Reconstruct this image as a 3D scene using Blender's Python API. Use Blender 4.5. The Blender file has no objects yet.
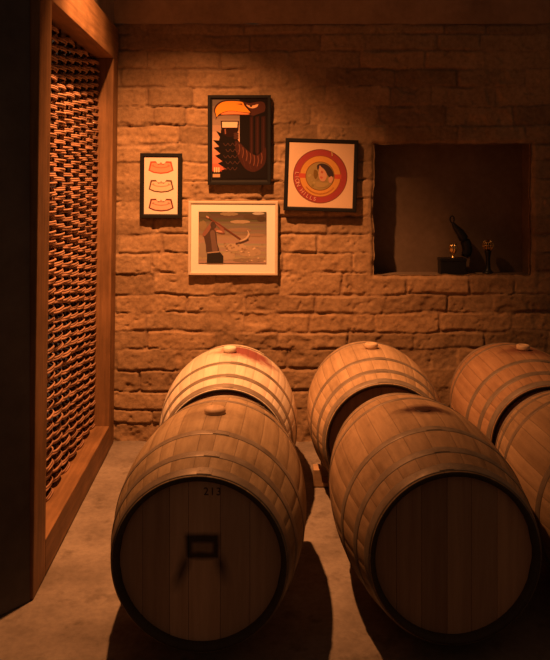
import bpy, bmesh, math, random
import numpy as np
from mathutils import Vector, Matrix, noise
C = bpy.context.scene.collection
PI = math.pi
CAMH = 1.597            # camera height above the floor
ZW = 4.82               # distance of the brick wall
F = 781.6
HOR = 181.0
S = ZW / F              # metres per photo pixel on the wall


def wx(px): return (px - 275) * S
def wz(py): return CAMH - (py - HOR) * S


# ------------------------------------------------------------------ helpers
def link(o, parent=None):
    C.objects.link(o)
    if parent is not None:
        o.parent = parent
    return o


def tag(o, label=None, cat=None, group=None, kind=None):
    if label: o['label'] = label
    if cat: o['category'] = cat
    if group: o['group'] = group
    if kind: o['kind'] = kind
    return o


def thing(name, label, cat, loc=(0, 0, 0), rot=(0, 0, 0), group=None):
    o = bpy.data.objects.new(name, None)
    o.empty_display_size = .1
    o.location = loc
    o.rotation_euler = rot
    link(o)
    return tag(o, label, cat, group)


def from_bm(name, bm, mats, parent=None, smooth=False):
    me = bpy.data.meshes.new(name)
    bm.normal_update()
    bm.to_mesh(me)
    bm.free()
    if not isinstance(mats, (list, tuple)): mats = [mats]
    for m in mats: me.materials.append(m)
    if smooth:
        me.polygons.foreach_set('use_smooth', [True] * len(me.polygons))
    return link(bpy.data.objects.new(name, me), parent)


def box(bm, x0, x1, y0, y1, z0, z1, mi=0, bevel=0.0):
    vs = [bm.verts.new(p) for p in ((x0, y0, z0), (x1, y0, z0), (x1, y1, z0), (x0, y1, z0),
                                    (x0, y0, z1), (x1, y0, z1), (x1, y1, z1), (x0, y1, z1))]
    fs = [bm.faces.new([vs[i] for i in q]) for q in
          ((0, 3, 2, 1), (4, 5, 6, 7), (0, 1, 5, 4), (1, 2, 6, 5), (2, 3, 7, 6), (3, 0, 4, 7))]
    for f in fs: f.material_index = mi
    if bevel:
        ed = list({e for f in fs for e in f.edges})
        r = bmesh.ops.bevel(bm, geom=ed, offset=bevel, segments=2, affect='EDGES', profile=.5)
        for f in r['faces']: f.material_index = mi


def lathe(bm, prof, n=32, axis='Z', origin=(0, 0, 0), mi=0):
    """prof: list of (radius, height)."""
    rings = []
    o = Vector(origin)
    for r, h in prof:
        ring = []
        if r < 1e-6:
            p = (0, 0, h) if axis == 'Z' else (0, h, 0)
            ring = [bm.verts.new(o + Vector(p))] * n
        else:
            for i in range(n):
                a = 2 * PI * i / n
                p = (r * math.cos(a), r * math.sin(a), h) if axis == 'Z' else (r * math.sin(a), h, r * math.cos(a))
                ring.append(bm.verts.new(o + Vector(p)))
        rings.append(ring)
    for k in range(len(rings) - 1):
        for i in range(n):
            j = (i + 1) % n
            vs = []
            for v in (rings[k][i], rings[k][j], rings[k + 1][j], rings[k + 1][i]):
                if v not in vs: vs.append(v)
            if len(vs) > 2:
                f = bm.faces.new(vs)
                f.material_index = mi
    bmesh.ops.recalc_face_normals(bm, faces=bm.faces)


def tube(bm, pts, rad, n=8, mi=0):
    """round tube through pts; rad is a number or a list."""
    rings = []
    m = len(pts)
    for k, p in enumerate(pts):
        p = Vector(p)
        d = Vector(pts[min(k + 1, m - 1)]) - Vector(pts[max(k - 1, 0)])
        d.normalize()
        u = d.cross(Vector((0, 0, 1)) if abs(d.z) < .9 else Vector((0, 1, 0))).normalized()
        v = d.cross(u)
        r = rad[k] if isinstance(rad, (list, tuple)) else rad
        rings.append([bm.verts.new(p + (u * math.cos(2 * PI * i / n) + v * math.sin(2 * PI * i / n)) * r) for i in range(n)])
    for k in range(m - 1):
        for i in range(n):
            bm.faces.new((rings[k][i], rings[k][(i + 1) % n], rings[k + 1][(i + 1) % n], rings[k + 1][i])).material_index = mi
    bm.faces.new(rings[0]).material_index = mi
    bm.faces.new(rings[-1]).material_index = mi
    bmesh.ops.recalc_face_normals(bm, faces=bm.faces)


# ------------------------------------------------------------------ node materials
class NT:
    def __init__(self, name):
        self.m = bpy.data.materials.new(name)
        self.m.use_nodes = True
        self.t = self.m.node_tree
        self.b = self.t.nodes['Principled BSDF']

    def n(self, typ, **kw):
        nd = self.t.nodes.new(typ)
        for k, v in kw.items():
            if k.startswith('i_'):
                key = k[2:]
                nd.inputs[int(key) if key.isdigit() else key.replace('_', ' ')].default_value = v
            else:
                setattr(nd, k, v)
        return nd

    def l(self, a, b):
        self.t.links.new(a, b)

    def math(self, op, a, b=None, c=None, clamp=False):
        nd = self.n('ShaderNodeMath', operation=op, use_clamp=clamp)
        for i, v in enumerate((a, b, c)):
            if v is None: continue
            if isinstance(v, (int, float)): nd.inputs[i].default_value = v
            else: self.l(v, nd.inputs[i])
        return nd.outputs[0]

    def obj(self, scale=(1, 1, 1)):
        tc = self.n('ShaderNodeTexCoord')
        mp = self.n('ShaderNodeMapping')
        mp.inputs['Scale'].default_value = scale
        self.l(tc.outputs['Object'], mp.inputs['Vector'])
        return mp.outputs[0]

    def noise(self, vec, scale, detail=4, rough=.55):
        nd = self.n('ShaderNodeTexNoise')
        nd.inputs['Scale'].default_value = scale
        nd.inputs['Detail'].default_value = detail
        nd.inputs['Roughness'].default_value = rough
        self.l(vec, nd.inputs['Vector'])
        return nd.outputs['Fac']

    def ramp(self, fac, stops):
        nd = self.n('ShaderNodeValToRGB')
        el = nd.color_ramp.elements
        while len(el) < len(stops): el.new(.5)
        for e, (p, c) in zip(el, stops):
            e.position = p
            e.color = (*c, 1) if len(c) == 3 else c
        self.l(fac, nd.inputs[0])
        return nd.outputs['Color']

    def mix(self, fac, a, b, typ='MIX'):
        nd = self.n('ShaderNodeMixRGB', blend_type=typ)
        for i, v in enumerate((fac, a, b)):
            if isinstance(v, (int, float)): nd.inputs[i].default_value = v
            elif isinstance(v, (tuple, list)): nd.inputs[i].default_value = (*v, 1)
            else: self.l(v, nd.inputs[i])
        return nd.outputs[0]

    def attr(self, name):
        return self.n('ShaderNodeAttribute', attribute_name=name)

    def bump(self, h, strength=.3, dist=.005):
        nd = self.n('ShaderNodeBump')
        nd.inputs['Strength'].default_value = strength
        nd.inputs['Distance'].default_value = dist
        self.l(h, nd.inputs['Height'])
        self.l(nd.outputs[0], self.b.inputs['Normal'])

    def set(self, color=None, rough=None, metal=None, spec=None):
        for k, v in (('Base Color', color), ('Roughness', rough), ('Metallic', metal), ('Specular IOR Level', spec)):
            if v is None: continue
            if isinstance(v, (int, float)): self.b.inputs[k].default_value = v
            elif isinstance(v, (tuple, list)): self.b.inputs[k].default_value = (*v, 1)
            else: self.l(v, self.b.inputs[k])
        return self.m


def flat(name, color, rough=.6, metal=0, spec=.3, vary=.12, scale=60):
    t = NT(name)
    nz = t.noise(t.obj(), scale, 3)
    c = t.mix(nz, tuple(x * (1 - vary) for x in color), tuple(min(1, x * (1 + vary)) for x in color))
    return t.set(c, rough, metal, spec)


def mat_brick():
    t = NT('painted_adobe_brick')
    v = t.obj()
    base = t.ramp(t.noise(v, 5, 5), [(.3, (.33, .205, .110)), (.55, (.405, .255, .140)), (.75, (.465, .302, .175))])
    tint = t.attr('tint').outputs['Fac']
    c = t.mix(1.0, base, t.ramp(tint, [(0, (.72, .70, .68)), (.5, (1, 1, 1)), (1, (1.12, 1.08, 1.02))]), 'MULTIPLY')
    mor = t.attr('mortar').outputs['Fac']
    c = t.mix(t.math('MULTIPLY', mor, .6), c, (.26, .16, .10))
    c = t.mix(1.0, c, t.ramp(t.noise(v, 38, 6, .7), [(.3, (.70, .70, .70)), (.6, (1.05, 1.05, 1.05))]), 'MULTIPLY')
    t.bump(t.noise(v, 75, 8, .72), .55, .005)
    return t.set(c, .9, 0, .1)


def mat_plaster(name, col, sc=3.0, contrast=.25, bump=.25):
    t = NT(name)
    v = t.obj()
    n1 = t.noise(v, sc, 6, .6)
    lo = tuple(x * (1 - contrast) for x in col)
    hi = tuple(x * (1 + contrast) for x in col)
    c = t.ramp(n1, [(.35, lo), (.65, hi)])
    c = t.mix(1.0, c, t.ramp(t.noise(v, sc * 9, 5, .65), [(.3, (.86, .86, .86)), (.65, (1.05, 1.05, 1.05))]), 'MULTIPLY')
    t.bump(t.noise(v, 45, 7, .65), bump, .004)
    return t.set(c, .88, 0, .15)


def mat_floor():
    t = NT('worn_concrete')
    v = t.obj()
    c = t.ramp(t.noise(v, 2.6, 7, .62), [(.3, (.155, .12, .09)), (.5, (.255, .20, .155)), (.72, (.36, .29, .225))])
    st = t.ramp(t.noise(v, 7.5, 4, .6), [(.56, (1, 1, 1)), (.70, (.62, .60, .57))])
    c = t.mix(1.0, c, st, 'MULTIPLY')
    c = t.mix(1.0, c, t.ramp(t.noise(v, 40, 6, .7), [(.3, (.8, .8, .8)), (.6, (1.04, 1.04, 1.04))]), 'MULTIPLY')
    t.bump(t.noise(v, 22, 8, .65), .35, .006)
    return t.set(c, .8, 0, .25)


def mat_wood(name, a, b, axis='Y', rough=.6, fine=1.0, knots=.0):
    t = NT(name)
    sc = {'Y': (38, 2.4, 38), 'Z': (38, 38, 2.4), 'X': (2.4, 38, 38)}[axis]
    v = t.obj(tuple(s * fine for s in sc))
    n1 = t.noise(v, 1.0, 6, .65)
    c = t.ramp(n1, [(.28, a), (.68, b)])
    n2 = t.noise(t.obj(), 5, 4)
    c = t.mix(1.0, c, t.ramp(n2, [(.3, (.72, .70, .68)), (.65, (1.08, 1.06, 1.05))]), 'MULTIPLY')
    t.bump(n1, .25, .003)
    return t.set(c, rough, 0, .3)


def mat_barrel(name, a, b, stain=None, stain_shape=(.12, .16), stain_shift=(0, 0), dirt=.35, stain_amt=.85, seam=.42):
    """stave oak: grain along the barrel, one tint per stave, a wine stain about the bung."""
    t = NT(name)
    v = t.obj((34, 2.2, 34))
    n1 = t.noise(v, 1.0, 7, .66)
    c = t.ramp(n1, [(.25, a), (.7, b)])
    ti = t.attr('tint').outputs['Fac']
    c = t.mix(1.0, c, t.ramp(ti, [(0, (.88, .865, .85)), (.5, (.99, .98, .97)), (1, (1.08, 1.07, 1.06))]), 'MULTIPLY')
    blot = t.noise(t.obj(), 6.5, 6, .62)
    c = t.mix(t.math('MULTIPLY', t.ramp(blot, [(.50, (0, 0, 0)), (.72, (1, 1, 1))]), dirt), c, tuple(x * .35 for x in a))
    if stain:
        tc = t.n('ShaderNodeTexCoord')
        sp = t.n('ShaderNodeSeparateXYZ')
        t.l(tc.outputs['Object'], sp.inputs[0])
        nz = t.noise(t.obj(), 16, 4, .6)
        ex = t.math('DIVIDE', t.math('SUBTRACT', sp.outputs['X'], stain_shift[0]), stain_shape[0])
        ey = t.math('DIVIDE', t.math('SUBTRACT', sp.outputs['Y'], stain_shift[1]), stain_shape[1])
        d = t.math('SQRT', t.math('ADD', t.math('MULTIPLY', ex, ex), t.math('MULTIPLY', ey, ey)))
        d = t.math('ADD', d, t.math('MULTIPLY', t.math('SUBTRACT', nz, .5), 1.1))
        up = t.math('GREATER_THAN', sp.outputs['Z'], 0.0)
        mk = t.math('MULTIPLY', t.math('MULTIPLY', t.math('MULTIPLY', t.math('SUBTRACT', 1.1, d), 1.7, clamp=True), up), stain_amt)
        c = t.mix(mk, c, stain)
    se = t.attr('seam').outputs['Fac']
    c = t.mix(t.math('MULTIPLY', se, seam), c, (.05, .03, .018))
    en = t.attr('rim_dark').outputs['Fac']
    c = t.mix(t.math('MULTIPLY', en, .9), c, (.035, .024, .018))  # stave ends and rim recess: shade and dirt both painted into the colour
    t.bump(n1, .3, .003)
    return t.set(c, .62, 0, .3)


def mat_head(name, a, b, brand=False):
    t = NT(name)
    v = t.obj((30, 30, 1.8))
    n1 = t.noise(v, 1.0, 7, .68)
    c = t.ramp(n1, [(.25, a), (.7, b)])
    ti = t.attr('tint').outputs['Fac']
    c = t.mix(1.0, c, t.ramp(ti, [(0, (.66, .64, .62)), (.5, (.95, .95, .95)), (1, (1.2, 1.17, 1.12))]), 'MULTIPLY')
    if brand:
        # a burnt rectangular brand with two dark smears below it
        tc = t.n('ShaderNodeTexCoord')
        sp = t.n('ShaderNodeSeparateXYZ')
        t.l(tc.outputs['Object'], sp.inputs[0])
        X, Z = sp.outputs['X'], sp.outputs['Z']
        nz = t.math('MULTIPLY', t.math('SUBTRACT', t.noise(t.obj(), 22, 3), .5), .012)

        def slab(val, c0, half, soft):
            d = t.math('SUBTRACT', half, t.math('ABSOLUTE', t.math('ADD', t.math('SUBTRACT', val, c0), nz)))
            return t.math('DIVIDE', d, soft, clamp=True)
        cx, cz = .008, .045
        outer = t.math('MULTIPLY', slab(X, cx, .064, .016), slab(Z, cz, .050, .016))
        inner = t.math('MULTIPLY', slab(X, cx, .040, .012), slab(Z, cz - .004, .022, .012))
        ring = t.math('SUBTRACT', outer, t.math('MULTIPLY', inner, .45), clamp=True)
        # smears lean outward towards the bottom
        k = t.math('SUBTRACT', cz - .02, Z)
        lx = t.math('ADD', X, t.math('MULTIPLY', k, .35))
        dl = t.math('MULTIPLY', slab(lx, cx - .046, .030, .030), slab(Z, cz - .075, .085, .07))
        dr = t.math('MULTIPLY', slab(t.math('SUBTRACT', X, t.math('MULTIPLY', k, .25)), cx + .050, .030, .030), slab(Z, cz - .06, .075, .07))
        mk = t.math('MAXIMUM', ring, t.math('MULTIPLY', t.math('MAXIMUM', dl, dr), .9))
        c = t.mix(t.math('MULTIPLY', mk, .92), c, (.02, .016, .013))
    t.bump(n1, .3, .003)
    return t.set(c, .68, 0, .2)


def mat_hoop():
    t = NT('galvanised_hoop_steel')
    v = t.obj()
    c = t.ramp(t.noise(v, 14, 6, .65), [(.3, (.21, .155, .11)), (.7, (.36, .275, .20))])
    r = t.ramp(t.noise(v, 30, 4), [(.3, (.42, .42, .42)), (.7, (.62, .62, .62))])
    t.bump(t.noise(v, 60, 3), .08, .001)
    return t.set(c, r, .35, .4)


M = {
    'brick': mat_brick(),
    'plaster': mat_plaster('smooth_ring_beam_plaster', (.33, .235, .165), 2.2, .22),
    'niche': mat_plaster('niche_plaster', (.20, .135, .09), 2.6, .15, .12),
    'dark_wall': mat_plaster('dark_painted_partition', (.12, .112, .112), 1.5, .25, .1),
    'floor': mat_floor(),
    'frame_y': mat_wood('frame_timber_long', (.15, .074, .030), (.32, .165, .07), 'Y', .55),
    'frame_z': mat_wood('frame_timber_upright', (.15, .074, .030), (.32, .165, .07), 'Z', .55),
    'willow': mat_wood('woven_willow', (.26, .13, .075), (.50, .28, .17), 'Y', .55, 2.0),
    'stake': mat_wood('stake_wood', (.05, .03, .02), (.10, .06, .035), 'Z', .7),
    'chock': mat_wood('chock_wood', (.36, .22, .12), (.55, .36, .2), 'X', .7),
    'hoop': mat_hoop(),
    'bung_white': flat('cream_silicone', (.80, .72, .56), .45),
    'bung_tan': flat('tan_silicone', (.66, .46, .28), .5),
    'bung_wood': mat_wood('oak_bung', (.46, .31, .18), (.64, .44, .27), 'Y', .6),
    'bung_dark': flat('dark_wet_bung', (.04, .018, .014), .4),
    'void': flat('barrel_inside', (.045, .03, .02), .9),
    'black_frame': flat('black_picture_moulding', (.016, .014, .013), .45, 0, .2),
    'white_frame': flat('whitewood_moulding', (.62, .48, .35), .5),
    'mount': flat('cream_mount_board', (.84, .77, .66), .8, 0, .1, .03),
    'backing': flat('dark_backing_board', (.03, .025, .02), .8),
    'black': flat('matt_black_lacquer', (.012, .012, .014), .4),
    'brass': flat('polished_brass', (.78, .52, .22), .25, 1.0),
    'ink': flat('printed_black_ink', (.085, .05, .034), .6),
}

# ------------------------------------------------------------------ the setting
rng = np.random.RandomState(11)


def vnoise(x, z, scale, seed):
    """smooth value noise on arrays, about -1..1."""
    r = np.random.RandomState(seed)
    G = r.rand(257, 257) * 2 - 1
    u = x * scale + 57.3
    w = z * scale + 31.7
    i = np.floor(u).astype(int)
    j = np.floor(w).astype(int)
    fu = u - i
    fw = w - j
    fu = fu * fu * (3 - 2 * fu)
    fw = fw * fw * (3 - 2 * fw)
    g = lambda a, b: G[a % 257, b % 257]
    return (g(i, j) * (1 - fu) + g(i + 1, j) * fu) * (1 - fw) + (g(i, j + 1) * (1 - fu) + g(i + 1, j + 1) * fu) * fw


def fbm(x, z, scale, seed, octs=4):
    s = 0
    a = 1.0
    for o in range(octs):
        s = s + a * vnoise(x, z, scale * 2 ** o, seed + o)
        a *= .5
    return s


def sstep(a, b, x):
    t = np.clip((x - a) / (b - a), 0, 1)
    return t * t * (3 - 2 * t)


NX0, NX1, NZ0, NZ1 = wx(374), wx(530.5), wz(275), wz(144)
ROWS = [25, 34.5, 51, 69, 87, 106, 125.5, 144.5, 162, 180, 198, 216, 234, 253, 273, 295, 313, 332, 349, 369, 390, 408, 422, 441]
ZL = np.array(sorted(wz(p) for p in ROWS))
ZL[0] = -.03
JOINTS = {(295, 313): (116, 186, 245, 315), (313, 332): (146, 210, 243, 310), (34.5, 51): (119, 187, 250, 320),
          (51, 69): (148, 220, 290), (69, 87): (120, 186, 255, 325), (87, 106): (148, 193, 262), (106, 125.5): (155, 186, 240)}


def brick_wall():
    xs = np.arange(-1.25, 2.75, .0075)
    for e in (NX0, NX1):
        xs[np.argmin(abs(xs - e))] = e
    zs = np.arange(-.02, wz(25) + .004, .007)
    for e in (NZ0, NZ1):
        zs[np.argmin(abs(zs - e))] = e
    X, Z = np.meshgrid(xs, zs)
    Xw = X + .010 * fbm(X, Z, 6, 3, 3)
    Zw = Z + .0075 * fbm(X, Z, 5, 13, 3) + .003 * fbm(X, Z, 26, 14, 3) + .006 * vnoise(X, Z, 1.6, 77)
    row = np.clip(np.searchsorted(ZL, Zw) - 1, 0, len(ZL) - 2)
    d = np.full(X.shape, 1.0)
    tint = np.zeros(X.shape)
    off = np.zeros(X.shape)
    tilt = np.zeros(X.shape)
    top = len(ZL) - 1
    jr = random.Random(5)
    prow = sorted(ROWS, reverse=True)
    for r in range(len(ZL) - 1):
        mk = row == r
        key = (prow[r + 1], prow[r])
        edges = []
        if key in JOINTS:
            edges = [wx(p) for p in JOINTS[key]]
        else:
            edges = [wx(112 + (35 if r % 2 else 0) + jr.uniform(-9, 9))]
        while edges[0] > -1.3: edges.insert(0, edges[0] - jr.choice((.42, .40, .36, .25)))
        while edges[-1] < 2.8: edges.append(edges[-1] + jr.choice((.43, .41, .38, .42, .27)) + jr.uniform(-.02, .02))
        E = np.array(edges)
        xx = Xw[mk]
        k = np.clip(np.searchsorted(E, xx) - 1, 0, len(E) - 2)
        dx = np.minimum(xx - E[k], E[k + 1] - xx)
        zz = Zw[mk]
        db = zz - ZL[r]
        dt = ZL[r + 1] - zz
        # rounded corners
        dz = np.minimum(db, dt)
        dd = np.minimum(np.minimum(dx, dz), dx + dz - .014)
        d[mk] = dd
        rr = np.random.RandomState(100 + r)
        t_ = rr.rand(len(E))
        o_ = rr.uniform(-.006, .0045, len(E))
        tl = rr.uniform(-.03, .035, len(E))
        tint[mk] = t_[k]
        off[mk] = o_[k]
        tilt[mk] = tl[k] * (dt - .055)
    fill = sstep(-.15, .75, fbm(X, Z, 4.2, 41, 3)) * .75
    wdt = .0065 + .0055 * vnoise(X, Z, 9, 51)
    g = 1 - sstep(wdt * .35, wdt * 1.5, d)
    depth = .0145 * (1 - fill)
    h = .013 + off * (1 - g) + tilt * (1 - g) - depth * g
    h += .0026 * fbm(X, Z, 13, 61, 4) + .0020 * fbm(X, Z, 44, 71, 3) - .006 * sstep(.75, 1.1, fbm(X, Z, 30, 75, 3))
    ch = sstep(.55, .9, fbm(X, Z, 7, 81, 3))
    h -= .008 * ch * (1 - g)
    # upper courses are thinly rendered over, the lowest one is rubble
    up = sstep(wz(95), wz(30), Z) * .45
    h = h * (1 - up) + (.013 + .002 * fbm(X, Z, 20, 91, 3)) * up
    low = sstep(.13, .02, Z)
    h += low * (.014 * fbm(X, Z, 12, 95, 4))
    # worn arris about the niche
    ex = np.maximum(np.maximum(NX0 - X, X - NX1), 0)
    ez = np.maximum(np.maximum(NZ0 - Z, Z - NZ1), 0)
    de = np.hypot(ex, ez)
    plas = 1 - sstep(.02, .085, de + .02 * vnoise(X, Z, 10, 15))
    h = h * (1 - plas * .8) + (.014 + .005 * fbm(X, Z, 18, 17, 3)) * plas * .8
    h -= .016 * (1 - sstep(0, .03, de)) ** 2
    # ragged niche outline
    fall = np.clip(1 - de / .06, 0, 1)
    inside = (X >= NX0 - 1e-6) & (X <= NX1 + 1e-6) & (Z >= NZ0 - 1e-6) & (Z <= NZ1 + 1e-6)
    jx = .0055 * fbm(X, Z, 16, 19, 3) * fall
    jz = .0055 * fbm(X, Z, 16, 23, 3) * fall
    h = np.clip(h, -.012, .027)
    n, m = X.shape
    V = np.stack([X + jx, ZW - h, Z + jz], -1).reshape(-1, 3)
    idx = np.arange(n * m).reshape(n, m)
    q = np.stack([idx[:-1, :-1], idx[:-1, 1:], idx[1:, 1:], idx[1:, :-1]], -1).reshape(-1, 4)
    cx = ((X[:-1, :-1] + X[1:, 1:]) / 2).ravel()
    cz = ((Z[:-1, :-1] + Z[1:, 1:]) / 2).ravel()
    keep = ~((cx > NX0) & (cx < NX1) & (cz > NZ0) & (cz < NZ1))
    q = q[keep]
    # the reveal: push the hole's boundary back
    ix = np.where((xs >= NX0 - 1e-6) & (xs <= NX1 + 1e-6))[0]
    iz = np.where((zs >= NZ0 - 1e-6) & (zs <= NZ1 + 1e-6))[0]
    loop = [idx[iz[0], i] for i in ix] + [idx[j, ix[-1]] for j in iz[1:]] + \
           [idx[iz[-1], i] for i in ix[::-1][1:]] + [idx[j, ix[0]] for j in iz[::-1][1:-1]]
    back = V[loop].copy()
    back[:, 1] = ZW + .035
    cxm, czm = (NX0 + NX1) / 2, (NZ0 + NZ1) / 2
    b0 = len(V)
    V = np.vstack([V, back])
    L = len(loop)
    ring = np.array([[loop[i], b0 + i, b0 + (i + 1) % L, loop[(i + 1) % L]] for i in range(L)])
    q = np.vstack([q, ring])
    used = np.unique(q)
    remap = -np.ones(len(V), int)
    remap[used] = np.arange(len(used))
    tintv = np.concatenate([tint.ravel(), np.full(L, .5)])[used].astype(np.float32)
    morv = np.concatenate([(g * (1 - fill)).ravel(), np.zeros(L)])[used].astype(np.float32)
    me = bpy.data.meshes.new('wall_back')
    me.from_pydata(V[used].tolist(), [], remap[q].tolist())
    for nm, arr in (('tint', tintv), ('mortar', morv)):
        a = me.attributes.new(nm, 'FLOAT', 'POINT')
        a.data.foreach_set('value', arr)
    me.polygons.foreach_set('use_smooth', [True] * len(me.polygons))
    me.materials.append(M['brick'])
    me.update()
    o = link(bpy.data.objects.new('wall_back', me))
    return tag(o, 'rough painted brick wall with a square niche, behind the barrels', 'wall', kind='structure')


wall = brick_wall()

# niche lining: five smooth plaster faces behind the opening
bm = bmesh.new()
e = .006
x0, x1, z0, z1, y0, y1 = NX0 - e, NX1 + e, NZ0 - .002, NZ1 + e, ZW + .02, ZW + .185
P = lambda *a: [bm.verts.new(p) for p in a]
bm.faces.new(P((x0, y1, z0), (x1, y1, z0), (x1, y1, z1), (x0, y1, z1)))
bm.faces.new(P((x0, y0, z0), (x1, y0, z0), (x1, y1, z0), (x0, y1, z0)))
bm.faces.new(P((x0, y0, z1), (x0, y1, z1), (x1, y1, z1), (x1, y0, z1)))
bm.faces.new(P((x0, y0, z0), (x0, y1, z0), (x0, y1, z1), (x0, y0, z1)))
bm.faces.new(P((x1, y0, z0), (x1, y0, z1), (x1, y1, z1), (x1, y1, z0)))
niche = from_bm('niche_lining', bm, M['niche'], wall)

# plaster ring beam above the bricks, a hair proud of them and with a wavy lower edge
bm = bmesh.new()
N = 160
lo, lob, hi = [], [], []
for i in range(N + 1):
    x = -1.25 + 4.0 * i / N
    w = .010 * noise.noise(Vector((x * 3, 0, 1))) + .006 * noise.noise(Vector((x * 11, 3, 1)))
    lo.append(bm.verts.new((x, ZW - .020, wz(24) + w)))
    lob.append(bm.verts.new((x, ZW + .02, wz(24) + w)))
    hi.append(bm.verts.new((x, ZW - .018, 3.75)))
for i in range(N):
    bm.faces.new((lo[i], lo[i + 1], hi[i + 1], hi[i]))
    bm.faces.new((lob[i], lob[i + 1], lo[i + 1], lo[i]))
tag(from_bm('trim_1', bm, M['plaster'], None, True), 'smooth plastered band along the top of the brick wall', 'beam', kind='structure')

# floor
bm = bmesh.new()
G = 60
vs = [[bm.verts.new((-2.4 + 5.6 * i / G, -.6 + 5.46 * j / G,
                     -.004 + .004 * noise.noise(Vector((i * .35, j * .35, 2))))) for i in range(G + 1)] for j in range(G + 1)]
for j in range(G):
    for i in range(G):
        bm.faces.new((vs[j][i], vs[j][i + 1], vs[j + 1][i + 1], vs[j + 1][i]))
tag(from_bm('floor', bm, M['floor'], None, True), 'stained bare concrete floor under the barrels', 'floor', kind='structure')

# left side: dark partition that turns away from the screen towards the camera, and the wall over and behind it
RZ = math.radians(2.085)
RY = math.radians(.69)
SX, SY = -.9224, 2.979            # foot of the screen's near corner


def prism(bm, pts, z0, z1):
    a = [bm.verts.new((x, y, z0)) for x, y in pts]
    b = [bm.verts.new((x, y, z1)) for x, y in pts]
    k = len(pts)
    for i in range(k):
        bm.faces.new((a[i], a[(i + 1) % k], b[(i + 1) % k], b[i]))
    bm.faces.new(a[::-1])
    bm.faces.new(b)
    bmesh.ops.recalc_face_normals(bm, faces=bm.faces)


bm = bmesh.new()
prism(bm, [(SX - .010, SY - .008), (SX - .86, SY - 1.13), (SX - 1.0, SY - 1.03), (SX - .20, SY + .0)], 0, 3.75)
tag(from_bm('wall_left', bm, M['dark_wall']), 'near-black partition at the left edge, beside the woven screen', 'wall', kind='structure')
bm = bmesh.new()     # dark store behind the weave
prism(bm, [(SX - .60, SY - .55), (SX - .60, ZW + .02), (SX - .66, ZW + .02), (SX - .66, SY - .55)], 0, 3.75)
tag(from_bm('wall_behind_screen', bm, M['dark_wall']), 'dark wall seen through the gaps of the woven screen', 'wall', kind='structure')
bm = bmesh.new()     # plaster over the screen's top rail
prism(bm, [(SX - .02, SY), (SX - .20, SY), (SX - .25, ZW - .024), (SX - .066, ZW - .024)], 2.54, 3.75)
tag(from_bm('wall_above_screen', bm, M['plaster']), 'plastered wall above the wooden screen frame', 'wall', kind='structure')

# ------------------------------------------------------------------ woven screen
scr = thing('woven_screen', 'tall wooden frame filled with woven willow strips, along the left wall', 'screen',
            (SX, SY, 0), (0, RY, RZ))
LEN = ZW - .030 - SY
TH = .19
def timber(name, x0, x1, y0, y1, z0, z1, mat):
    bm = bmesh.new()
    box(bm, x0, x1, y0, y1, z0, z1, bevel=.004)
    return from_bm(name, bm, M[mat], scr)
timber('frame_post', -TH, 0, 0, .181, 0, 2.324, 'frame_z')
timber('frame_post', -TH, 0, LEN - .166, LEN, 0, 2.324, 'frame_z')
timber('sill_rail', -TH, 0, .181, LEN - .166, .002, .148, 'frame_y')
timber('top_rail', -TH, 0, 0, LEN, 2.324, 2.525, 'frame_y')
U0, U1 = .179, LEN - .164
CW = .171
UC = 1.12            # centre of a column of the weave
WX = -.112
AMP = .023
bm = bmesh.new()
wr = random.Random(4)
k = 0
z = .160
while z < 2.312:
    sgn = 1 if k % 2 else -1
    sag = [wr.uniform(-.0035, .0035) for _ in range(14)]
    for q in (-.0050, .0047):
        n = 76
        pts = []
        ph = wr.uniform(-.012, .012)
        rr = wr.uniform(.0050, .0058)
        am = AMP * wr.uniform(.85, 1.15)
        for i in range(n + 1):
            u = U0 + (U1 - U0) * i / n
            c = math.cos(PI * (u - UC + ph) / CW)
            x = WX + sgn * am * math.tanh(2.0 * c) / math.tanh(2.0)
            s = (u - U0) / CW
            a = int(s)
            zz = z + q + sag[a] * (1 - (s - a)) + sag[a + 1] * (s - a)
            pts.append((x, u, zz))
        # square-ish strips: 6 sides
        tube(bm, pts, rr, 5) if False else None
        base = []
        for (x, u, zz) in pts:
            base.append([bm.verts.new((x + rr * math.cos(2 * PI * j / 6), u, zz + rr * math.sin(2 * PI * j / 6))) for j in range(6)])
        for i in range(n):
            for j in range(6):
                bm.faces.new((base[i][j], base[i + 1][j], base[i + 1][(j + 1) % 6], base[i][(j + 1) % 6]))
    z += .0222
    k += 1
from_bm('woven_strips', bm, M['willow'], scr, True)
u = UC - 6 * CW
while u < U1:
    if u > U0 + .02:
        bm = bmesh.new()
        tube(bm, [(WX, u, .148), (WX, u, 1.2), (WX, u, 2.324)], .0085, 8)
        from_bm('stake', bm, M['stake'], scr, True)
    u += CW

# ------------------------------------------------------------------ barrels
BL, RB, RC, RH = .95, .352, .2865, .2655


def rad(t): return RC + (RB - RC) * (1 - abs(2 * t / BL) ** 2.0)


HEADIN = .030


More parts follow.
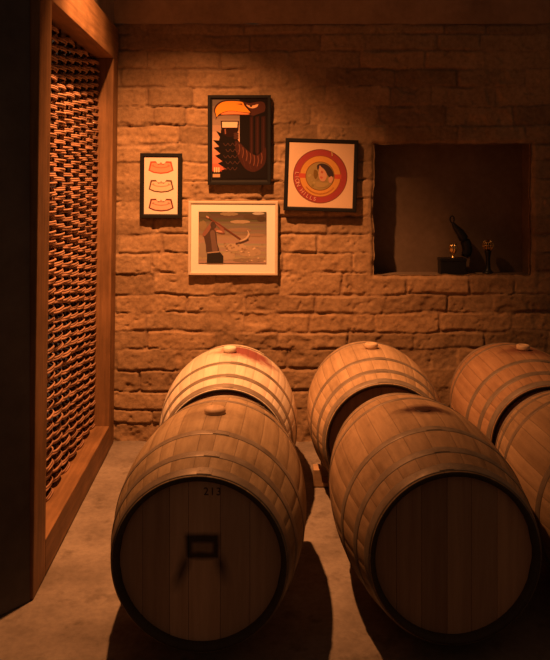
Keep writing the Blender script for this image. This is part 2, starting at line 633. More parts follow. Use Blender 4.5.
def stave_mesh(seed):
    r = random.Random(seed)
    n = 30
    w = [r.uniform(.65, 1.35) for _ in range(n)]
    tot = sum(w)
    edges = [0]
    for x in w: edges.append(edges[-1] + x / tot * 2 * PI)
    # a wide bung stave centred on top: rotate so that stave 0 straddles angle 0
    sh = -edges[1] / 2
    cols = []          # (angle, radial offset, stave index, seam?)
    for i in range(n):
        a0, a1 = edges[i] + sh, edges[i + 1] + sh
        ee = .0045
        cols.append((a0, -.0006, i, 1))
        cols.append((a0 + ee, 0, i, 0))
        for q in (.33, .67): cols.append((a0 + (a1 - a0) * q, 0, i, 0))
        cols.append((a1 - ee, 0, i, 1))
    bm = bmesh.new()
    lt = bm.faces.layers.float.new('tint')
    ls = bm.faces.layers.float.new('seam')
    le = bm.faces.layers.float.new('rim_dark')
    tints = [r.random() for _ in range(n)]
    prof = []
    for q in range(29):
        t = -BL / 2 + BL * q / 28
        prof.append((rad(t), t, True))
    inner = RH - .0005
    prof = [(inner, -BL / 2 + HEADIN + .006, False), (inner + .002, -BL / 2 + .006, False), (RC - .008, -BL / 2, False), (RC - .002, -BL / 2 + .0015, False)] + prof[0:] + \
           [(RC - .002, BL / 2 - .0015, False), (RC - .008, BL / 2, False), (inner + .002, BL / 2 - .006, False), (inner, BL / 2 - HEADIN - .006, False)]
    prof[4] = (RC, -BL / 2 + .004, True)
    prof[-5] = (RC, BL / 2 - .004, True)
    rings = []
    for (R, t, out) in prof:
        rings.append([bm.verts.new(((R + (o if out else 0)) * math.sin(a), t, (R + (o if out else 0)) * math.cos(a))) for a, o, i, s in cols])
    m = len(cols)
    for k in range(len(rings) - 1):
        for i in range(m):
            j = (i + 1) % m
            f = bm.faces.new((rings[k][i], rings[k][j], rings[k + 1][j], rings[k + 1][i]))
            f[lt] = tints[cols[i][2]]
            f[ls] = 1.0 if (cols[i][3] or cols[i][1] < 0) else 0.0
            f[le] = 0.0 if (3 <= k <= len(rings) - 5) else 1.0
            f.smooth = True
    bmesh.ops.recalc_face_normals(bm, faces=bm.faces)
    return bm


def head_mesh(seed, sgn):
    """round head of upright boards with dark joints."""
    r = random.Random(seed)
    bm = bmesh.new()
    lt = bm.faces.layers.float.new('tint')
    y = sgn * (BL / 2 - HEADIN)
    R = RH
    xs = [-R]
    while xs[-1] < R - .05: xs.append(xs[-1] + r.uniform(.062, .105))
    xs[-1] = R
    for a, b in zip(xs[:-1], xs[1:]):
        g = .0006
        a2, b2 = a + g, b - g
        up = []
        for i in range(9):
            x = a2 + (b2 - a2) * i / 8
            up.append((x, math.sqrt(max(R * R - x * x, 0))))
        ring = up + [(x, -zz) for x, zz in up[::-1]]
        pts = []
        for p in ring:
            if not pts or (abs(p[0] - pts[-1][0]) + abs(p[1] - pts[-1][1])) > 1e-5: pts.append(p)
        off = r.uniform(-.0008, .0008)
        f0 = [bm.verts.new((x, y + off, zz)) for x, zz in pts]
        f1 = [bm.verts.new((x, y - sgn * .012, zz)) for x, zz in pts]
        tt = r.random()
        fs = [bm.faces.new(f0), bm.faces.new(f1[::-1])]
        for i in range(len(pts)):
            j = (i + 1) % len(pts)
            fs.append(bm.faces.new((f0[i], f1[i], f1[j], f0[j])))
        for f in fs: f[lt] = tt
    # dark board behind the joints
    n = 48
    ring = [bm.verts.new((R * math.cos(2 * PI * i / n), y - sgn * .013, R * math.sin(2 * PI * i / n))) for i in range(n)]
    f = bm.faces.new(ring)
    f.material_index = 1
    bmesh.ops.recalc_face_normals(bm, faces=bm.faces)
    return bm


def hoop_mesh(t0, t1, seam):
    bm = bmesh.new()
    th = .0022
    n = 128
    sec = [(rad(t0) + .0002, t0), (rad(t0) + th * .8, t0 + .0006), (rad(t0 + .004) + th, t0 + .004), (rad((t0 + t1) / 2) + th, (t0 + t1) / 2),
           (rad(t1 - .004) + th, t1 - .004), (rad(t1) + th * .8, t1 - .0006), (rad(t1) + .0002, t1)]
    lathe(bm, sec, n, 'Y')
    # lapped end with two rivets
    tm = (t0 + t1) / 2
    for da in (-.05, .05):
        a = seam + da
        R = rad(tm) + th
        c = Vector((R * math.sin(a), tm, R * math.cos(a)))
        u = Vector((math.cos(a), 0, -math.sin(a)))
        nrm = Vector((math.sin(a), 0, math.cos(a)))
        ring = [bm.verts.new(c + (u * math.cos(q * PI / 4) + Vector((0, 1, 0)) * math.sin(q * PI / 4)) * .006 - nrm * .001) for q in range(8)]
        ap = bm.verts.new(c + nrm * .004)
        for q in range(8): bm.faces.new((ring[q], ring[(q + 1) % 8], ap))
    R0, R1 = rad(t0 + .002) + th + .0016, rad(t1 - .002) + th + .0016
    lap = []
    for a in np.linspace(seam - .085, seam + .085, 10):
        lap.append([bm.verts.new((R0 * math.sin(a), t0 + .002, R0 * math.cos(a))), bm.verts.new((R1 * math.sin(a), t1 - .002, R1 * math.cos(a)))])
    for q in range(9): bm.faces.new((lap[q][0], lap[q][1], lap[q + 1][1], lap[q + 1][0]))
    bmesh.ops.recalc_face_normals(bm, faces=bm.faces)
    return bm


HOOPS = [(.432, .469), (.336, .370), (.182, .216)]


def barrel(label, x, y, yaw, seed, wood, headm, bung, seam=.05, roll=0):
    b = thing('wine_barrel', label, 'barrel', (x, y, 0), (0, 0, -yaw), 'oak barrels lying on the cellar floor')
    ax = Vector((0, 0, RB + .0015))
    def part(name, bm, mats, smooth=None, parent=b):
        o = from_bm(name, bm, mats, parent, bool(smooth))
        if parent is b: o.location = ax
        return o
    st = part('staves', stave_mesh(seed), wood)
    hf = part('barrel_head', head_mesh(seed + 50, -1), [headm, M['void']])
    part('barrel_head', head_mesh(seed + 60, 1), [headm, M['void']])
    hoops = []
    for i, (a, c) in enumerate(HOOPS):
        for s in (-1, 1):
            t0, t1 = (a, c) if s > 0 else (-c, -a)
            hoops.append(part('hoop', hoop_mesh(t0, t1, seam + .04 * i + (0 if s < 0 else .5)), M['hoop'], True))
    kind, px = bung
    bm = bmesh.new()
    zt = RB
    if kind == 'flush':
        lathe(bm, [(.032, -.010), (.032, .0012), (.028, .0022), (0, .0022)], 28, 'Z', (px, 0, zt))
        part('bung', bm, M['bung_dark'], True)
    elif kind == 'wood':
        lathe(bm, [(.041, -.012), (.041, .012), (.038, .020), (.028, .025), (0, .027)], 28, 'Z', (px, 0, zt - .002))
        part('bung', bm, M['bung_wood'], True)
    else:
        m = M['bung_white'] if kind == 'white' else M['bung_tan']
        lathe(bm, [(.024, -.012), (.025, .004), (.033, .005), (.0345, .010), (.0345, .024), (.031, .029), (.018, .030), (.016, .027), (0, .027)], 28, 'Z', (px, 0, zt - .002))
        part('bung', bm, m, True)
    return b, hf


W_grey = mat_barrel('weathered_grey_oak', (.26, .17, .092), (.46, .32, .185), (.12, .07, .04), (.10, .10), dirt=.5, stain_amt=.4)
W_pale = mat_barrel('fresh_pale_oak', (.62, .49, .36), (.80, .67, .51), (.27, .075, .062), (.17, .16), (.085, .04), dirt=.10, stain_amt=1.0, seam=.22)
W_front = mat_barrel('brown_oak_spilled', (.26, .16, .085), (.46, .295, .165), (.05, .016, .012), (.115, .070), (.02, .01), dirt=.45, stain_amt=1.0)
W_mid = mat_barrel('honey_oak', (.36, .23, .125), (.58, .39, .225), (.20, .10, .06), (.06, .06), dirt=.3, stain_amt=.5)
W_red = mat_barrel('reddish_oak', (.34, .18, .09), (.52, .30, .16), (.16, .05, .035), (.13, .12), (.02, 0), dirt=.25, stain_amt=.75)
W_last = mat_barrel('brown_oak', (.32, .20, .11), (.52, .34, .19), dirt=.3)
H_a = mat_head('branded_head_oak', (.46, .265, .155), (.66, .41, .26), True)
H_b = mat_head('plain_head_oak', (.40, .215, .12), (.58, .345, .205))

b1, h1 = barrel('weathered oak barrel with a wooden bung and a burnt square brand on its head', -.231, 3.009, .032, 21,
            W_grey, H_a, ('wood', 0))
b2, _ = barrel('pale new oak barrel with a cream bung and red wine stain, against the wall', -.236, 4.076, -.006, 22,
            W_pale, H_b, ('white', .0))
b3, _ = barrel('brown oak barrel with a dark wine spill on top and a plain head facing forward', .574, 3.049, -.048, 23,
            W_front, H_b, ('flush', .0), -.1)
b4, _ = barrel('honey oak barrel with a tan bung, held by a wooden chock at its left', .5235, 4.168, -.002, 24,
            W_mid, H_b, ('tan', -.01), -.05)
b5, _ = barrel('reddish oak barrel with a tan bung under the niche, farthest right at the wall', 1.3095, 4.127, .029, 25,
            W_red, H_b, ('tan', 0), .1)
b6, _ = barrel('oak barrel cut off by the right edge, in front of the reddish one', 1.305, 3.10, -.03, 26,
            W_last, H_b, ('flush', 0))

# stencilled number at the top of the branded head
cu = bpy.data.curves.new('stencil', 'FONT')
cu.body = '213'
cu.size = .036
cu.space_character = 1.15
cu.align_x = 'CENTER'
cu.extrude = .0006
tmp = bpy.data.objects.new('tmp', cu)
C.objects.link(tmp)
dg = bpy.context.evaluated_depsgraph_get()
me = bpy.data.meshes.new_from_object(tmp.evaluated_get(dg))
bpy.data.objects.remove(tmp)
me.materials.clear()
me.materials.append(M['ink'])
num = link(bpy.data.objects.new('stencilled_number', me), h1)
num.location = (.040, -BL / 2 + HEADIN - .0015, .214)
num.rotation_euler = (PI / 2, 0, 0)
num['label'] = 'black stencilled number 213'

# chock holding the honey barrel
bm = bmesh.new()
prof = [(0, 0), (0, .090), (.042, .090), (.048, .020), (.120, .016), (.120, 0)]
a = [bm.verts.new((x, 0, z)) for x, z in prof]
b = [bm.verts.new((x, .085, z)) for x, z in prof]
for i in range(len(prof)):
    j = (i + 1) % len(prof)
    bm.faces.new((a[i], b[i], b[j], a[j]))
bm.faces.new(a)
bm.faces.new(b[::-1])
bmesh.ops.recalc_face_normals(bm, faces=bm.faces)
bmesh.ops.bevel(bm, geom=list(bm.edges), offset=.003, segments=1, affect='EDGES')
ck = from_bm('wooden_chock', bm, M['chock'])
ck.location = (.201, 4.079, 0)
tag(ck, 'small wooden chock wedged under the honey oak barrel', 'chock')

# ------------------------------------------------------------------ pictures
ART = {}


def ink(c):
    key = tuple(round(x, 3) for x in c)
    if key not in ART:
        ART[key] = flat('print_colour', c, .85, 0, .04, .06, 90)
    return ART[key]


class Print:
    """flat printed sheet: polygons given in photo pixels, laid in thin layers."""
    def __init__(self, cx, cy):
        self.cx, self.cy = cx, cy
        self.bm = bmesh.new()
        self.mats = []
        self.k = 0

    def poly(self, pts, col):
        m = ink(col)
        if m not in self.mats: self.mats.append(m)
        vs = [self.bm.verts.new(((x - self.cx) * S, -.00004 * self.k, -(y - self.cy) * S)) for x, y in pts]
        f = self.bm.faces.new(vs)
        f.normal_update()
        if f.normal.y > 0: f.normal_flip()
        f.material_index = self.mats.index(m)
        self.k += 1

    def rect(self, x0, y0, x1, y1, col): self.poly([(x0, y0), (x1, y0), (x1, y1), (x0, y1)], col)

    def disc(self, x, y, r, col, n=48, ry=None):
        self.poly([(x + r * math.cos(2 * PI * i / n), y + (ry or r) * math.sin(2 * PI * i / n)) for i in range(n)], col)

    def line(self, pts, w, col):
        L, R = [], []
        for i, (x, y) in enumerate(pts):
            a = pts[max(i - 1, 0)]
            b = pts[min(i + 1, len(pts) - 1)]
            dx, dy = b[0] - a[0], b[1] - a[1]
            d = math.hypot(dx, dy) or 1
            ww = w[i] if isinstance(w, (list, tuple)) else w
            L.append((x - dy / d * ww / 2, y + dx / d * ww / 2))
            R.append((x + dy / d * ww / 2, y - dx / d * ww / 2))
        self.poly(L + R[::-1], col)

    def text(self, s, x, y, size, col, rot=0):
        cu = bpy.data.curves.new('t', 'FONT')
        cu.body = s
        cu.size = size * S
        cu.align_x = 'CENTER'
        cu.align_y = 'CENTER'
        t = bpy.data.objects.new('t', cu)
        C.objects.link(t)
        me = bpy.data.meshes.new_from_object(t.evaluated_get(bpy.context.evaluated_depsgraph_get()))
        bpy.data.objects.remove(t)
        me.transform(Matrix.Translation(((x - self.cx) * S, -.00004 * self.k, -(y - self.cy) * S)) @ Matrix.Rotation(rot, 4, 'Y') @ Matrix.Rotation(PI / 2, 4, 'X'))
        m = ink(col)
        if m not in self.mats: self.mats.append(m)
        n0 = len(self.bm.faces)
        self.bm.from_mesh(me)
        self.bm.faces.ensure_lookup_table()
        for f in self.bm.faces[n0:]: f.material_index = self.mats.index(m)
        bpy.data.meshes.remove(me)
        self.k += 1


def smooth(pts, n=6, closed=True):
    """Catmull-Rom through pts."""
    out = []
    m = len(pts)
    rngk = range(m if closed else m - 1)
    for i in rngk:
        g = (lambda k: pts[k % m]) if closed else (lambda k: pts[min(max(k, 0), m - 1)])
        p0, p1, p2, p3 = g(i - 1), g(i), g(i + 1), g(i + 2)
        for q in range(n):
            t = q / n
            out.append(tuple(.5 * (2 * p1[d] + (p2[d] - p0[d]) * t + (2 * p0[d] - 5 * p1[d] + 4 * p2[d] - p3[d]) * t * t + (3 * p1[d] - p0[d] - 3 * p2[d] + p3[d]) * t ** 3) for d in (0, 1)))
    if not closed: out.append(pts[-1])
    return out


FD = .020      # frame depth
GAP = .030     # clear of the relief


def picture(label, x0, y0, x1, y1, fw, mat, roll=0, name='framed_picture', depth=FD, gap=GAP):
    cx, cy = (x0 + x1) / 2, (y0 + y1) / 2
    SP = (ZW - gap - depth) / F
    t = thing(name, label, 'picture', ((cx - 275) * SP, ZW - gap, CAMH - (cy - HOR) * SP), (0, math.radians(roll), 0), 'pictures on the brick wall')
    w, h, f = (x1 - x0) / 2 * S, (y1 - y0) / 2 * S, fw * S
    bm = bmesh.new()
    # mitred moulding with a small inner lip
    sec = [(0, 0), (0, -depth + .003), (.003, -depth), (f * .75, -depth), (f, -depth + .006), (f, -.004), (f, 0)]
    rings = []
    for ins, y in sec:
        rings.append([bm.verts.new(p) for p in ((-w + ins, y, -h + ins), (w - ins, y, -h + ins), (w - ins, y, h - ins), (-w + ins, y, h - ins))])
    for k in range(len(rings)):
        kk = (k + 1) % len(rings)
        for i in range(4):
            bm.faces.new((rings[k][i], rings[k][(i + 1) % 4], rings[kk][(i + 1) % 4], rings[kk][i]))
    bmesh.ops.recalc_face_normals(bm, faces=bm.faces)
    from_bm('frame', bm, M[mat], t)
    bm = bmesh.new()
    box(bm, -w + .004, w - .004, -depth + .007, .0, -h + .004, h - .004)
    from_bm('backing_board', bm, M['backing'], t)
    # hanging nail set in the wall behind
    bm = bmesh.new()
    tube(bm, [(0, -.002, h * .55), (0, gap + .004, h * .55 + .004)], .003, 6)
    from_bm('hanger', bm, M['black'], t)
    t['_d'] = depth
    return t, Print(cx, cy)


def put(t, p, name='print', y=-.012, label=None):
    o = from_bm(name, p.bm, p.mats, t)
    o.location = (0, -t['_d'] + .0065 if y > -.015 else -t['_d'] + .003, 0)
    if label: o['label'] = label
    return o


# 1. three label outlines
t, p = picture('narrow black framed sheet with three curved label outlines, leftmost on the wall', 140, 153.5, 181.5, 218, 4.2, 'black_frame', .4)
p.rect(144, 157, 178, 215, (.84, .66, .52))


def neck_label(p, cx, cy, line, fillc):
    base = [(-12.4, 3.2), (-10.4, -6.0), (-5.2, -6.2), (-3.3, -3.6), (0, -3.9), (3.3, -3.6), (5.2, -6.2), (10.4, -6.0), (12.6, 3.0), (7.2, 5.6), (0, 6.5), (-7.2, 5.6)]
    pts = [(cx + x, cy + y) for x, y in base]
    p.poly(pts, line)
    p.poly([(cx + x * .88, cy + .15 + (y * .77)) for x, y in base], fillc)
    p.line([(cx - 9.2, cy - 1.8), (cx - 5, cy - .2), (cx, cy + .4), (cx + 5, cy - .2), (cx + 9.2, cy - 1.8)], 1.0, tuple(a * .55 + b * .45 for a, b in zip(line, fillc)))
    p.poly([(cx - 2, cy - 3.0), (cx, cy - 5.4), (cx + 2, cy - 3.0)], tuple(a * .5 + b * .5 for a, b in zip(line, fillc)))
    for d in (-7.6, 7.4):
        p.disc(cx + d, cy - 2.0, .9, tuple(a * .5 + b * .5 for a, b in zip(line, fillc)), 10)


neck_label(p, 160.6, 167.6, (.48, .09, .04), (.78, .30, .17))
neck_label(p, 161, 186.2, (.14, .055, .025), (.78, .54, .36))
neck_label(p, 161, 204.8, (.16, .035, .02), (.76, .43, .29))
put(t, p)

# 2. bird of prey holding a glass
t, p = picture('tall black framed poster of a yellow-beaked bird holding a dark drink', 208, 95.5, 270.5, 184.5, 3.6, 'black_frame', 0, depth=.026)
K = (.014, .010, .009)
p.rect(212, 99, 267, 179.5, K)
for i in range(12):                                                   # sky panel fading from grey to red
    q = i / 11
    c = tuple(np.interp(q, (0, .28, .55, 1), v) for v in ((.15, .30, .62, .50), (.115, .20, .34, .085), (.095, .14, .21, .045)))
    p.rect(212.6, 100 + 76 * i / 12, 239.6, 100.05 + 76 * (i + 1) / 12, c)
p.rect(212, 171, 236, 179.5, K)
BR = (.075, .027, .019)
p.poly(smooth([(252, 103), (262, 102), (265, 106), (264, 112), (258, 116), (246, 114), (244, 106)], 5), BR)          # head
p.poly([(240, 121), (264, 112), (264.5, 160), (240, 160)], K)
for xx, ww in ((249.6, 3.4), (255.2, 3.8), (261, 4)):                  # neck feathers
    p.poly([(xx, 117), (xx + ww, 116), (xx + ww, 152), (xx + ww / 2, 156), (xx, 152)], (.038, .015, .012))
    p.line([(xx + ww / 2, 118), (xx + ww / 2, 153)], .6, (.06, .022, .018))
p.poly(smooth([(216, 116.5), (214.2, 110), (217, 104.5), (223, 101), (232, 100.4), (243, 101.4), (246, 105), (250, 109.8), (251.2, 112.5), (249, 115.6), (236, 115.4), (224, 115.4), (218, 116.6), (216.0, 120)], 5), (.05, .018, .012))
p.poly(smooth([(216.2, 114.6), (215.5, 110.4), (218, 105.6), (223.4, 102.3), (232, 101.5), (242, 102.4), (244.4, 106), (248.3, 110.6), (249.6, 112.8), (240, 112.0), (231, 111), (224, 112.2), (219, 114.6), (217, 117)], 5), (.86, .30, .035))
p.poly(smooth([(221, 114.6), (226, 112.2), (232, 111.4), (240, 112.4), (249, 113.8), (247, 114.7), (234, 114.5)], 4), (.78, .24, .09))
p.poly([(236, 104.2), (242, 103.6), (242.6, 106.0), (240.4, 105.2)], (.30, .10, .02))
p.poly(smooth([(246.2, 105), (250, 106), (254.6, 105.4), (258, 103.8), (257, 107), (252.6, 108.6), (248.6, 107.6)], 4), (.80, .42, .20))   # eye
p.disc(250.8, 106.2, 1.2, K, 12)
p.poly([(244, 102.6), (252, 104.0), (259, 102.6), (259, 104.2), (252, 105.8), (246, 104.8)], (.09, .03, .02))
# feathered body with jagged edge
p.poly([(221, 130), (226, 134), (236, 134.5), (238, 140), (243, 147), (250, 153), (256, 156), (262, 154), (266, 150), (266.5, 178), (226, 178),
        (221.5, 170), (226.0, 168.4), (218, 163), (222.6, 161), (215.2, 155.4), (220.6, 153.6), (213.6, 147.6), (219.4, 146.4), (213.2, 140), (219.0, 140.4), (220, 137), (216.4, 131), (221, 133)], K)
# snifter of dark beer with a pale head
p.poly([(220.8, 121), (238.8, 121), (238.4, 130), (236.4, 134.6), (232, 137), (228, 137), (223.4, 134.6), (221.4, 130)], (.025, .011, .009))
p.poly([(222.2, 122), (237.6, 122), (237.2, 127.6), (222.4, 127.6)], (.80, .56, .36))
p.line([(225.2, 129), (225.6, 134)], 1.3, (.24, .09, .06))
# wing over the chest
p.poly(smooth([(235, 141), (240, 143), (246, 149), (252, 153.4), (257, 155), (262, 151), (265.5, 147.6), (265.5, 160), (262, 167), (254, 171.5), (246, 169), (240, 161), (236, 151)], 4), (.055, .019, .014))
for a, b in (((241, 144.5), (245, 166)), ((246, 149.5), (251, 169)), ((252, 153.5), (257, 168)), ((258, 154.5), (262, 164))):
    p.line([a, ((a[0] + b[0]) / 2 - 1.2, (a[1] + b[1]) / 2), b], .8, (.07, .026, .02))
for r_, yy in enumerate((143, 149, 155, 161, 167)):
    for q in range(3):
        xx = 223.5 + 4.6 * q + (2.3 if r_ % 2 else 0)
        p.line(smooth([(xx, yy), (xx + 2.2, yy + 2.6), (xx + 4.4, yy)], 4, False), .45, (.10, .042, .03))
for i in range(7):
    xx = 239 + i * 3.7
    yb = np.interp(xx, (239, 246, 252, 257, 265), (144, 150, 154.4, 156, 150))
    p.line(smooth([(xx, yb), (xx + .6, yb + 5), (xx - .4, yb + 10.5)], 4, False), [.9] * 9, (.17, .06, .036))
for q in range(3):
    p.poly(smooth([(233.5, 133.2 + q * 2.2), (237.4, 132.6 + q * 2.2), (238.6, 134 + q * 2.2), (235, 134.9 + q * 2.2)], 3), (.075, .03, .02))
p.rect(213.0, 173.5, 220.2, 176.8, (.50, .30, .16))                    # small maker's block
for xx in (214.2, 216.3, 218.4): p.rect(xx, 167, xx + 1.3, 171.8, (.86, .55, .32))
put(t, p)

# 3. photograph of a man swinging a pickaxe
t, p = picture('wide white framed photograph of a shirtless person swinging a pickaxe, lowest on the wall', 188.5, 201.5, 277.5, 275, 3.0, 'white_frame', .3)
p.rect(191.2, 204.2, 274.8, 272.3, (.86, .78, .66))
ph = Print(p.cx, p.cy)
put(t, p, 'mount', -.012, 'cream mount board')
p = ph
fx0, fy0, fx1, fy1 = 198.8, 212.0, 266.0, 263.0
p.rect(fx0, fy0, fx1, fy1, (.36, .25, .16))
hr = random.Random(8)
for i in range(26):                                                    # dry field, blurred in bands
    yy = fy0 + (fy1 - fy0) * i / 26
    q = i / 25
    c = (.15 + .20 * min(1, q * 1.5), .115 + .145 * min(1, q * 1.5), .075 + .095 * min(1, q * 1.5))
    c = tuple(x * hr.uniform(.88, 1.12) for x in c)
    c = tuple(x * (.62 if i < 5 else .85 if i < 12 else 1.0) for x in c)
    p.rect(fx0, yy, fx1, yy + (fy1 - fy0) / 26, c)
for (x, y, rx, ry, c) in ((205, 215.5, 6, 3, (.12, .09, .05)), (229, 214.2, 9, 2.0, (.26, .19, .11)), (252, 217, 9, 2.8, (.10, .065, .04)), (261, 219, 4.8, 2.6, (.08, .05, .03)),
                          (258, 213.6, 6, 1.4, (.46, .40, .32)), (240, 222, 10, 1.8, (.38, .27, .17)), (203, 226, 4, 5, (.24, .17, .09)), (239, 230, 12, 2.2, (.27, .17, .11)), (256, 235, 9, 1.6, (.30, .19, .12)),
                          (236, 247, 10, 4, (.46, .32, .20)), (250, 252, 11, 5, (.40, .28, .175)), (228, 256, 7, 4, (.42, .30, .19)), (245, 260, 12, 2.2, (.25, .175, .115)), (204, 250, 4.6, 8, (.31, .235, .155)), (257, 259.6, 8, 2.4, (.31, .21, .14))):
    p.poly([(min(max(x + rx * math.cos(a), fx0), fx1), min(max(y + ry * math.sin(a) * hr.uniform(.8, 1.1), fy0), fy1)) for a in np.linspace(0, 2 * PI, 24, endpoint=False)], c)
for _ in range(46):
    x, y = hr.uniform(224, 265), hr.uniform(243, 262)
    r = hr.uniform(.5, 1.4)
    p.disc(x, y, r, hr.choice(((.62, .44, .28), (.44, .29, .18), (.30, .2, .12))), 7, r * .7)
SK, SKD, SKL = (.25, .11, .075), (.085, .05, .038), (.50, .26, .17)
p.poly(smooth([(204, 233.5), (208, 229.5), (214.5, 229.6), (216.5, 234), (217.4, 243), (219, 251.5), (207.6, 253), (206, 245)], 5), SKD)      # torso
p.poly(smooth([(210.5, 232), (214.5, 231), (216, 240), (217.8, 250.5), (213, 251.5), (211.5, 242)], 4), (.17, .10, .075))
p.poly(smooth([(202.6, 234.4), (205.4, 230), (209.6, 224.4), (211.6, 221.4), (213.2, 222.8), (211.6, 227.2), (208, 233), (204.6, 236.4)], 4), SK)   # near arm
p.poly(smooth([(214.4, 229.6), (219, 233.0), (224.2, 233.6), (224.6, 231), (222.4, 226), (217.6, 222.2), (215.4, 222.2), (216, 224.6), (219.6, 228.4), (220, 230.6), (216.6, 228)], 4), SK)   # far arm
p.poly(smooth([(216, 231.6), (219.5, 232.4), (222.6, 232.4), (221.4, 231.0), (218, 230.2)], 3), SKL)
p.disc(213.6, 226.0, 2.6, SKD, 20, 3.2)
p.poly(smooth([(210.6, 225.6), (211.4, 222.6), (214, 222.0), (215.4, 223.4), (213.6, 225.4), (212.2, 228)], 4), (.07, .045, .035))      # hair
p.poly([(207.4, 252.4), (219.6, 251.2), (223.6, 256), (223.4, fy1 - .5), (207.2, fy1 - .5)], (.03, .024, .02))
p.line([(207.6, 252.8), (219.6, 251.6)], 1.1, (.40, .27, .18))
p.line([(206.4, 216.6), (211, 219.4), (224, 227.8), (240.4, 239.0)], 1.4, (.16, .055, .035))
p.line([(206.4, 216.6), (209, 218.2)], 1.6, (.46, .25, .17))
p.line(smooth([(247.2, 230.4), (248.6, 233), (247.6, 236.6), (244, 239.6), (240, 241.2)], 4, False), [.8] * 5 + [1.9] * 12, (.55, .40, .27))
p.line(smooth([(235.6, 243.6), (240, 242.4), (245, 240.6), (248.4, 239.0)], 4, False), 1.3, (.10, .06, .045))
put(t, p, 'photograph', -.0165)

# 4. round red badge
t, p = picture('square black framed print with a round red badge, hanging tilted beside the niche', 285, 139.5, 357, 211, 4.0, 'black_frame', 1.8, depth=.034)
p.rect(288, 142.5, 354, 208, (.74, .52, .34))
cx, cy = 320.3, 176.3
p.disc(cx, cy, 26.9, (.20, .06, .035))
p.disc(cx, cy, 26.1, (.36, .060, .055))
p.disc(cx, cy, 20.6, (.30, .09, .03))
p.disc(cx, cy, 19.9, (.62, .29, .07))
for s in (-1, 1):                                                      # red bars across the yellow ring
    p.poly([(cx + s * 12.4, cy - 2.2), (cx + s * 21, cy - 2.6), (cx + s * 21, cy + 2.2), (cx + s * 12.4, cy + 2.0)], (.52, .09, .05))
p.disc(cx - .2, cy - .2, 14.4, (.22, .10, .035))
p.disc(cx - .2, cy - .2, 13.6, (.33, .235, .09))
hp = random.Random(2)
for _ in range(30):                                                    # mottled field inside the ring
    a, r = hp.uniform(0, 2 * PI), hp.uniform(2, 12)
    p.disc(cx + r * math.cos(a), cy + r * math.sin(a), hp.uniform(.6, 1.4), hp.choice(((.25, .18, .06), (.42, .30, .12), (.30, .2, .08))), 8)
p.poly(smooth([(317.0, 165.6), (321, 163.6), (327, 165), (332, 170), (333.4, 176), (330, 177.6), (327, 174), (324, 169), (320, 167), (317.6, 170)], 4), (.055, .035, .035))   # dark hair
p.poly(smooth([(319.4, 165.6), (321.4, 167.4), (325.6, 171.6), (327.0, 176.4), (324.6, 181), (320.8, 180.6), (318.8, 176), (318.9, 170)], 4), (.58, .29, .17))                 # face
p.poly(smooth([(321.4, 170.6), (323.4, 172), (322.2, 173.4), (320.8, 172.6)], 3), (.42, .13, .07))
p.poly(smooth([(320.4, 176.4), (323, 177), (322.2, 178.6), (320.6, 178.2)], 3), (.50, .12, .08))
p.poly(smooth([(328.6, 178), (331.6, 175.8), (333, 178.6), (331.6, 182.4), (329.2, 182)], 4), (.58, .30, .18))
p.poly(smooth([(314.2, 170), (317.6, 171.6), (317.6, 176.6), (315.4, 179), (313.8, 175)], 4), (.19, .11, .03))
p.poly(smooth([(316, 182), (322, 182.4), (329, 183.4), (325, 187), (318, 187)], 4), (.38, .26, .10))
for i in range(22):                                                    # beaded lower rim of the ring
    a = math.radians(40 + 100 * i / 21)
    p.disc(cx + 17.2 * math.cos(a), cy + 17.2 * math.sin(a), .55, (.40, .15, .04), 8)
word = 'LION HILLS'
for i, ch in enumerate(word):
    a = math.radians(186 - 84 * i / (len(word) - 1))                   # along the lower left of the ring
    if ch != ' ':
        p.text(ch, cx + 23.2 * math.cos(a), cy + 23.2 * math.sin(a), 5.6, (.80, .40, .26), a - PI / 2)
p.line([(cx + 10.6, cy - 25.6), (cx + 11.2, cy - 20.2)], .9, (.62, .38, .16))
put(t, p)

# ------------------------------------------------------------------ things in the niche
NZF = NZ0 - .002
def nx(px): return (px - 275) * 4.90 / F
def nz(py): return CAMH - (py - HOR) * 4.90 / F

# black box with lid and plinth
bx = thing('black_box', 'small black box standing at the centre of the wall niche floor', 'box', (nx(451.5), ZW + .07, NZF))
bm = bmesh.new(); box(bm, -.080, .080, -.045, .045, 0, .082, bevel=.003); from_bm('body', bm, M['black'], bx)
bm = bmesh.new(); box(bm, -.083, .083, -.048, .048, .082, .102, bevel=.004); from_bm('lid', bm, M['black'], bx)
# ribbed brass cup
cup = thing('brass_cup', 'small ribbed brass cup on top of the black box', 'cup', (nx(452.3), ZW + .06, NZF + .102))
bm = bmesh.new()
n = 40
rings = []
for r, h in ((.012, 0), (.013, .004), (.006, .008), (.006, .016), (.013, .026), (.018, .042), (.019, .060), (.016, .074), (.014, .074), (.015, .058), (.010, .03), (.002, .024)):
    rings.append([bm.verts.new(((r * (1 + .12 * math.cos(10 * 2 * PI * i / n) * (h > .02))) * math.cos(2 * PI * i / n), (r * (1 + .12 * math.cos(10 * 2 * PI * i / n) * (h > .02))) * math.sin(2 * PI * i / n), h)) for i in range(n)])
for k in range(len(rings) - 1):
    for i in range(n): bm.faces.new((rings[k][i], rings[k][(i + 1) % n], rings[k + 1][(i + 1) % n], rings[k + 1][i]))
bm.faces.new(rings[0][::-1]); bm.faces.new(rings[-1])
bmesh.ops.recalc_face_normals(bm, faces=bm.faces)
bm.transform(Matrix.Diagonal((1.25, 1.25, 1.2, 1)))
from_bm('bowl', bm, M['brass'], cup, True)
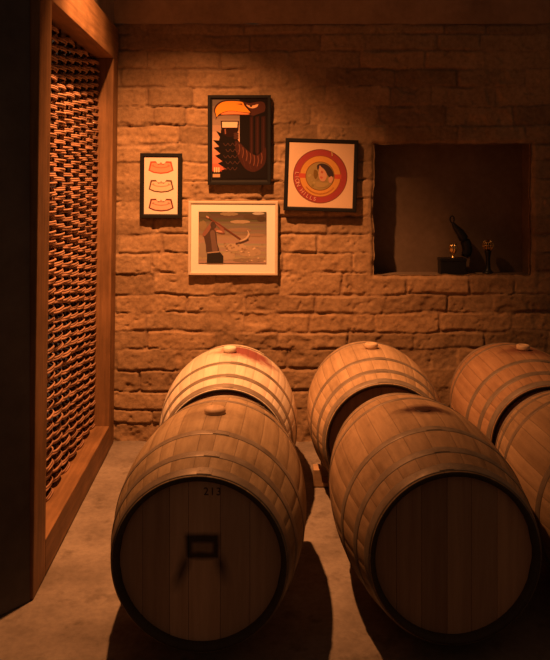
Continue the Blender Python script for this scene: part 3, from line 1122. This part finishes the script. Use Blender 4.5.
# black curved ornament behind the cup, ring at its tip; shadow modelled into it
orn = thing('ornament_and_shadow', 'black curved ornament with a ring at its tip and a shadow built into its shape, behind the brass cup', 'ornament', (nx(466), ZW + .115, NZF + .102))
ox, oz = nx(466), NZF + .102
pts = smooth([(nx(466) - ox, 0), (nx(468.5) - ox, nz(251) - oz), (nx(467) - ox, nz(243) - oz), (nx(462) - ox, nz(234) - oz), (nx(456.5) - ox, nz(227) - oz), (nx(453.6) - ox, nz(222.5) - oz)], 5, False)
nn = len(pts)
bm = bmesh.new()
tube(bm, [(x, 0, z) for x, z in pts], [.022 + .012 * math.sin(PI * min(1, .15 + i / nn * .95)) - .016 * (i / nn) ** 2 for i in range(nn)], 14)
from_bm('horn', bm, M['black'], orn, True)
bm = bmesh.new()
cxr, czr = nx(453.4) - ox, nz(219.6) - oz
ring = [(cxr + .013 * math.cos(2 * PI * i / 20), 0, czr + .021 * math.sin(2 * PI * i / 20)) for i in range(21)]
tube(bm, ring, .0045, 8)
from_bm('ring', bm, M['black'], orn, True)
# brass filigree ball on a black stand
st = thing('stand', 'slim black stand carrying the brass ball, right side of the niche', 'stand', (nx(488), ZW + .08, NZF))
bm = bmesh.new()
lathe(bm, [(0, 0), (.034, 0), (.034, .010), (.026, .016), (.016, .030), (.013, .09), (.017, .128), (.022, .140), (.018, .146), (0, .144)], 28)
from_bm('column', bm, M['black'], st, True)
ball = thing('brass_ball', 'small openwork brass ball resting on the slim black stand', 'ornament', (nx(488), ZW + .08, NZF + .144))
bm = bmesh.new()
R = .034
for k in range(9):
    a = PI * k / 9
    tube(bm, [(R * math.sin(q) * math.cos(a), R * math.sin(q) * math.sin(a), R * 1.05 - R * math.cos(q)) for q in np.linspace(0, 2 * PI, 33)], .0022, 6)
for h in (-.5, 0, .5):
    r = R * math.sqrt(1 - h * h)
    tube(bm, [(r * math.cos(q), r * math.sin(q), R * 1.05 + R * h) for q in np.linspace(0, 2 * PI, 33)], .0020, 6)
from_bm('openwork', bm, M['brass'], ball, True)
bm = bmesh.new()
bmesh.ops.create_icosphere(bm, subdivisions=3, radius=R * .62, matrix=Matrix.Translation((0, 0, R * 1.05)))
from_bm('core', bm, M['black'], ball, True)

# ------------------------------------------------------------------ light, world, camera
def lamp(name, typ, loc, target, energy, color, **kw):
    li = bpy.data.lights.new(name, typ)
    li.energy = energy
    li.color = color
    for k, v in kw.items(): setattr(li, k, v)
    o = bpy.data.objects.new(name, li)
    o.location = loc
    o.rotation_euler = (Vector(target) - Vector(loc)).to_track_quat('-Z', 'Y').to_euler()
    C.objects.link(o)
    return o


lamp('ceiling_spotlight', 'SPOT', (-.57, ZW - 1.32, 3.29), (-.45, ZW - .56, .25), 690, (1.0, .385, .128),
     spot_size=math.radians(86), spot_blend=1.0, shadow_soft_size=.035)

w = bpy.data.worlds.new('cellar_air')
w.use_nodes = True
bg = w.node_tree.nodes['Background']
bg.inputs[0].default_value = (1.0, .54, .30, 1)
bg.inputs[1].default_value = .054
sc = bpy.context.scene
sc.world = w
sc.view_settings.view_transform = 'Standard'
sc.view_settings.look = 'None'
sc.view_settings.exposure = 0
sc.view_settings.gamma = 1
sc.view_settings.use_curve_mapping = False

cam = bpy.data.cameras.new('camera')
cam.sensor_fit = 'VERTICAL'
cam.sensor_height = 36
cam.sensor_width = 30
cam.lens = F / 660 * 36
cam.shift_y = -(330 - HOR) / 660
cam.clip_start = .05
co = bpy.data.objects.new('camera', cam)
co.location = (0, 0, CAMH)
co.rotation_euler = (PI / 2, 0, 0)
C.objects.link(co)
sc.camera = co
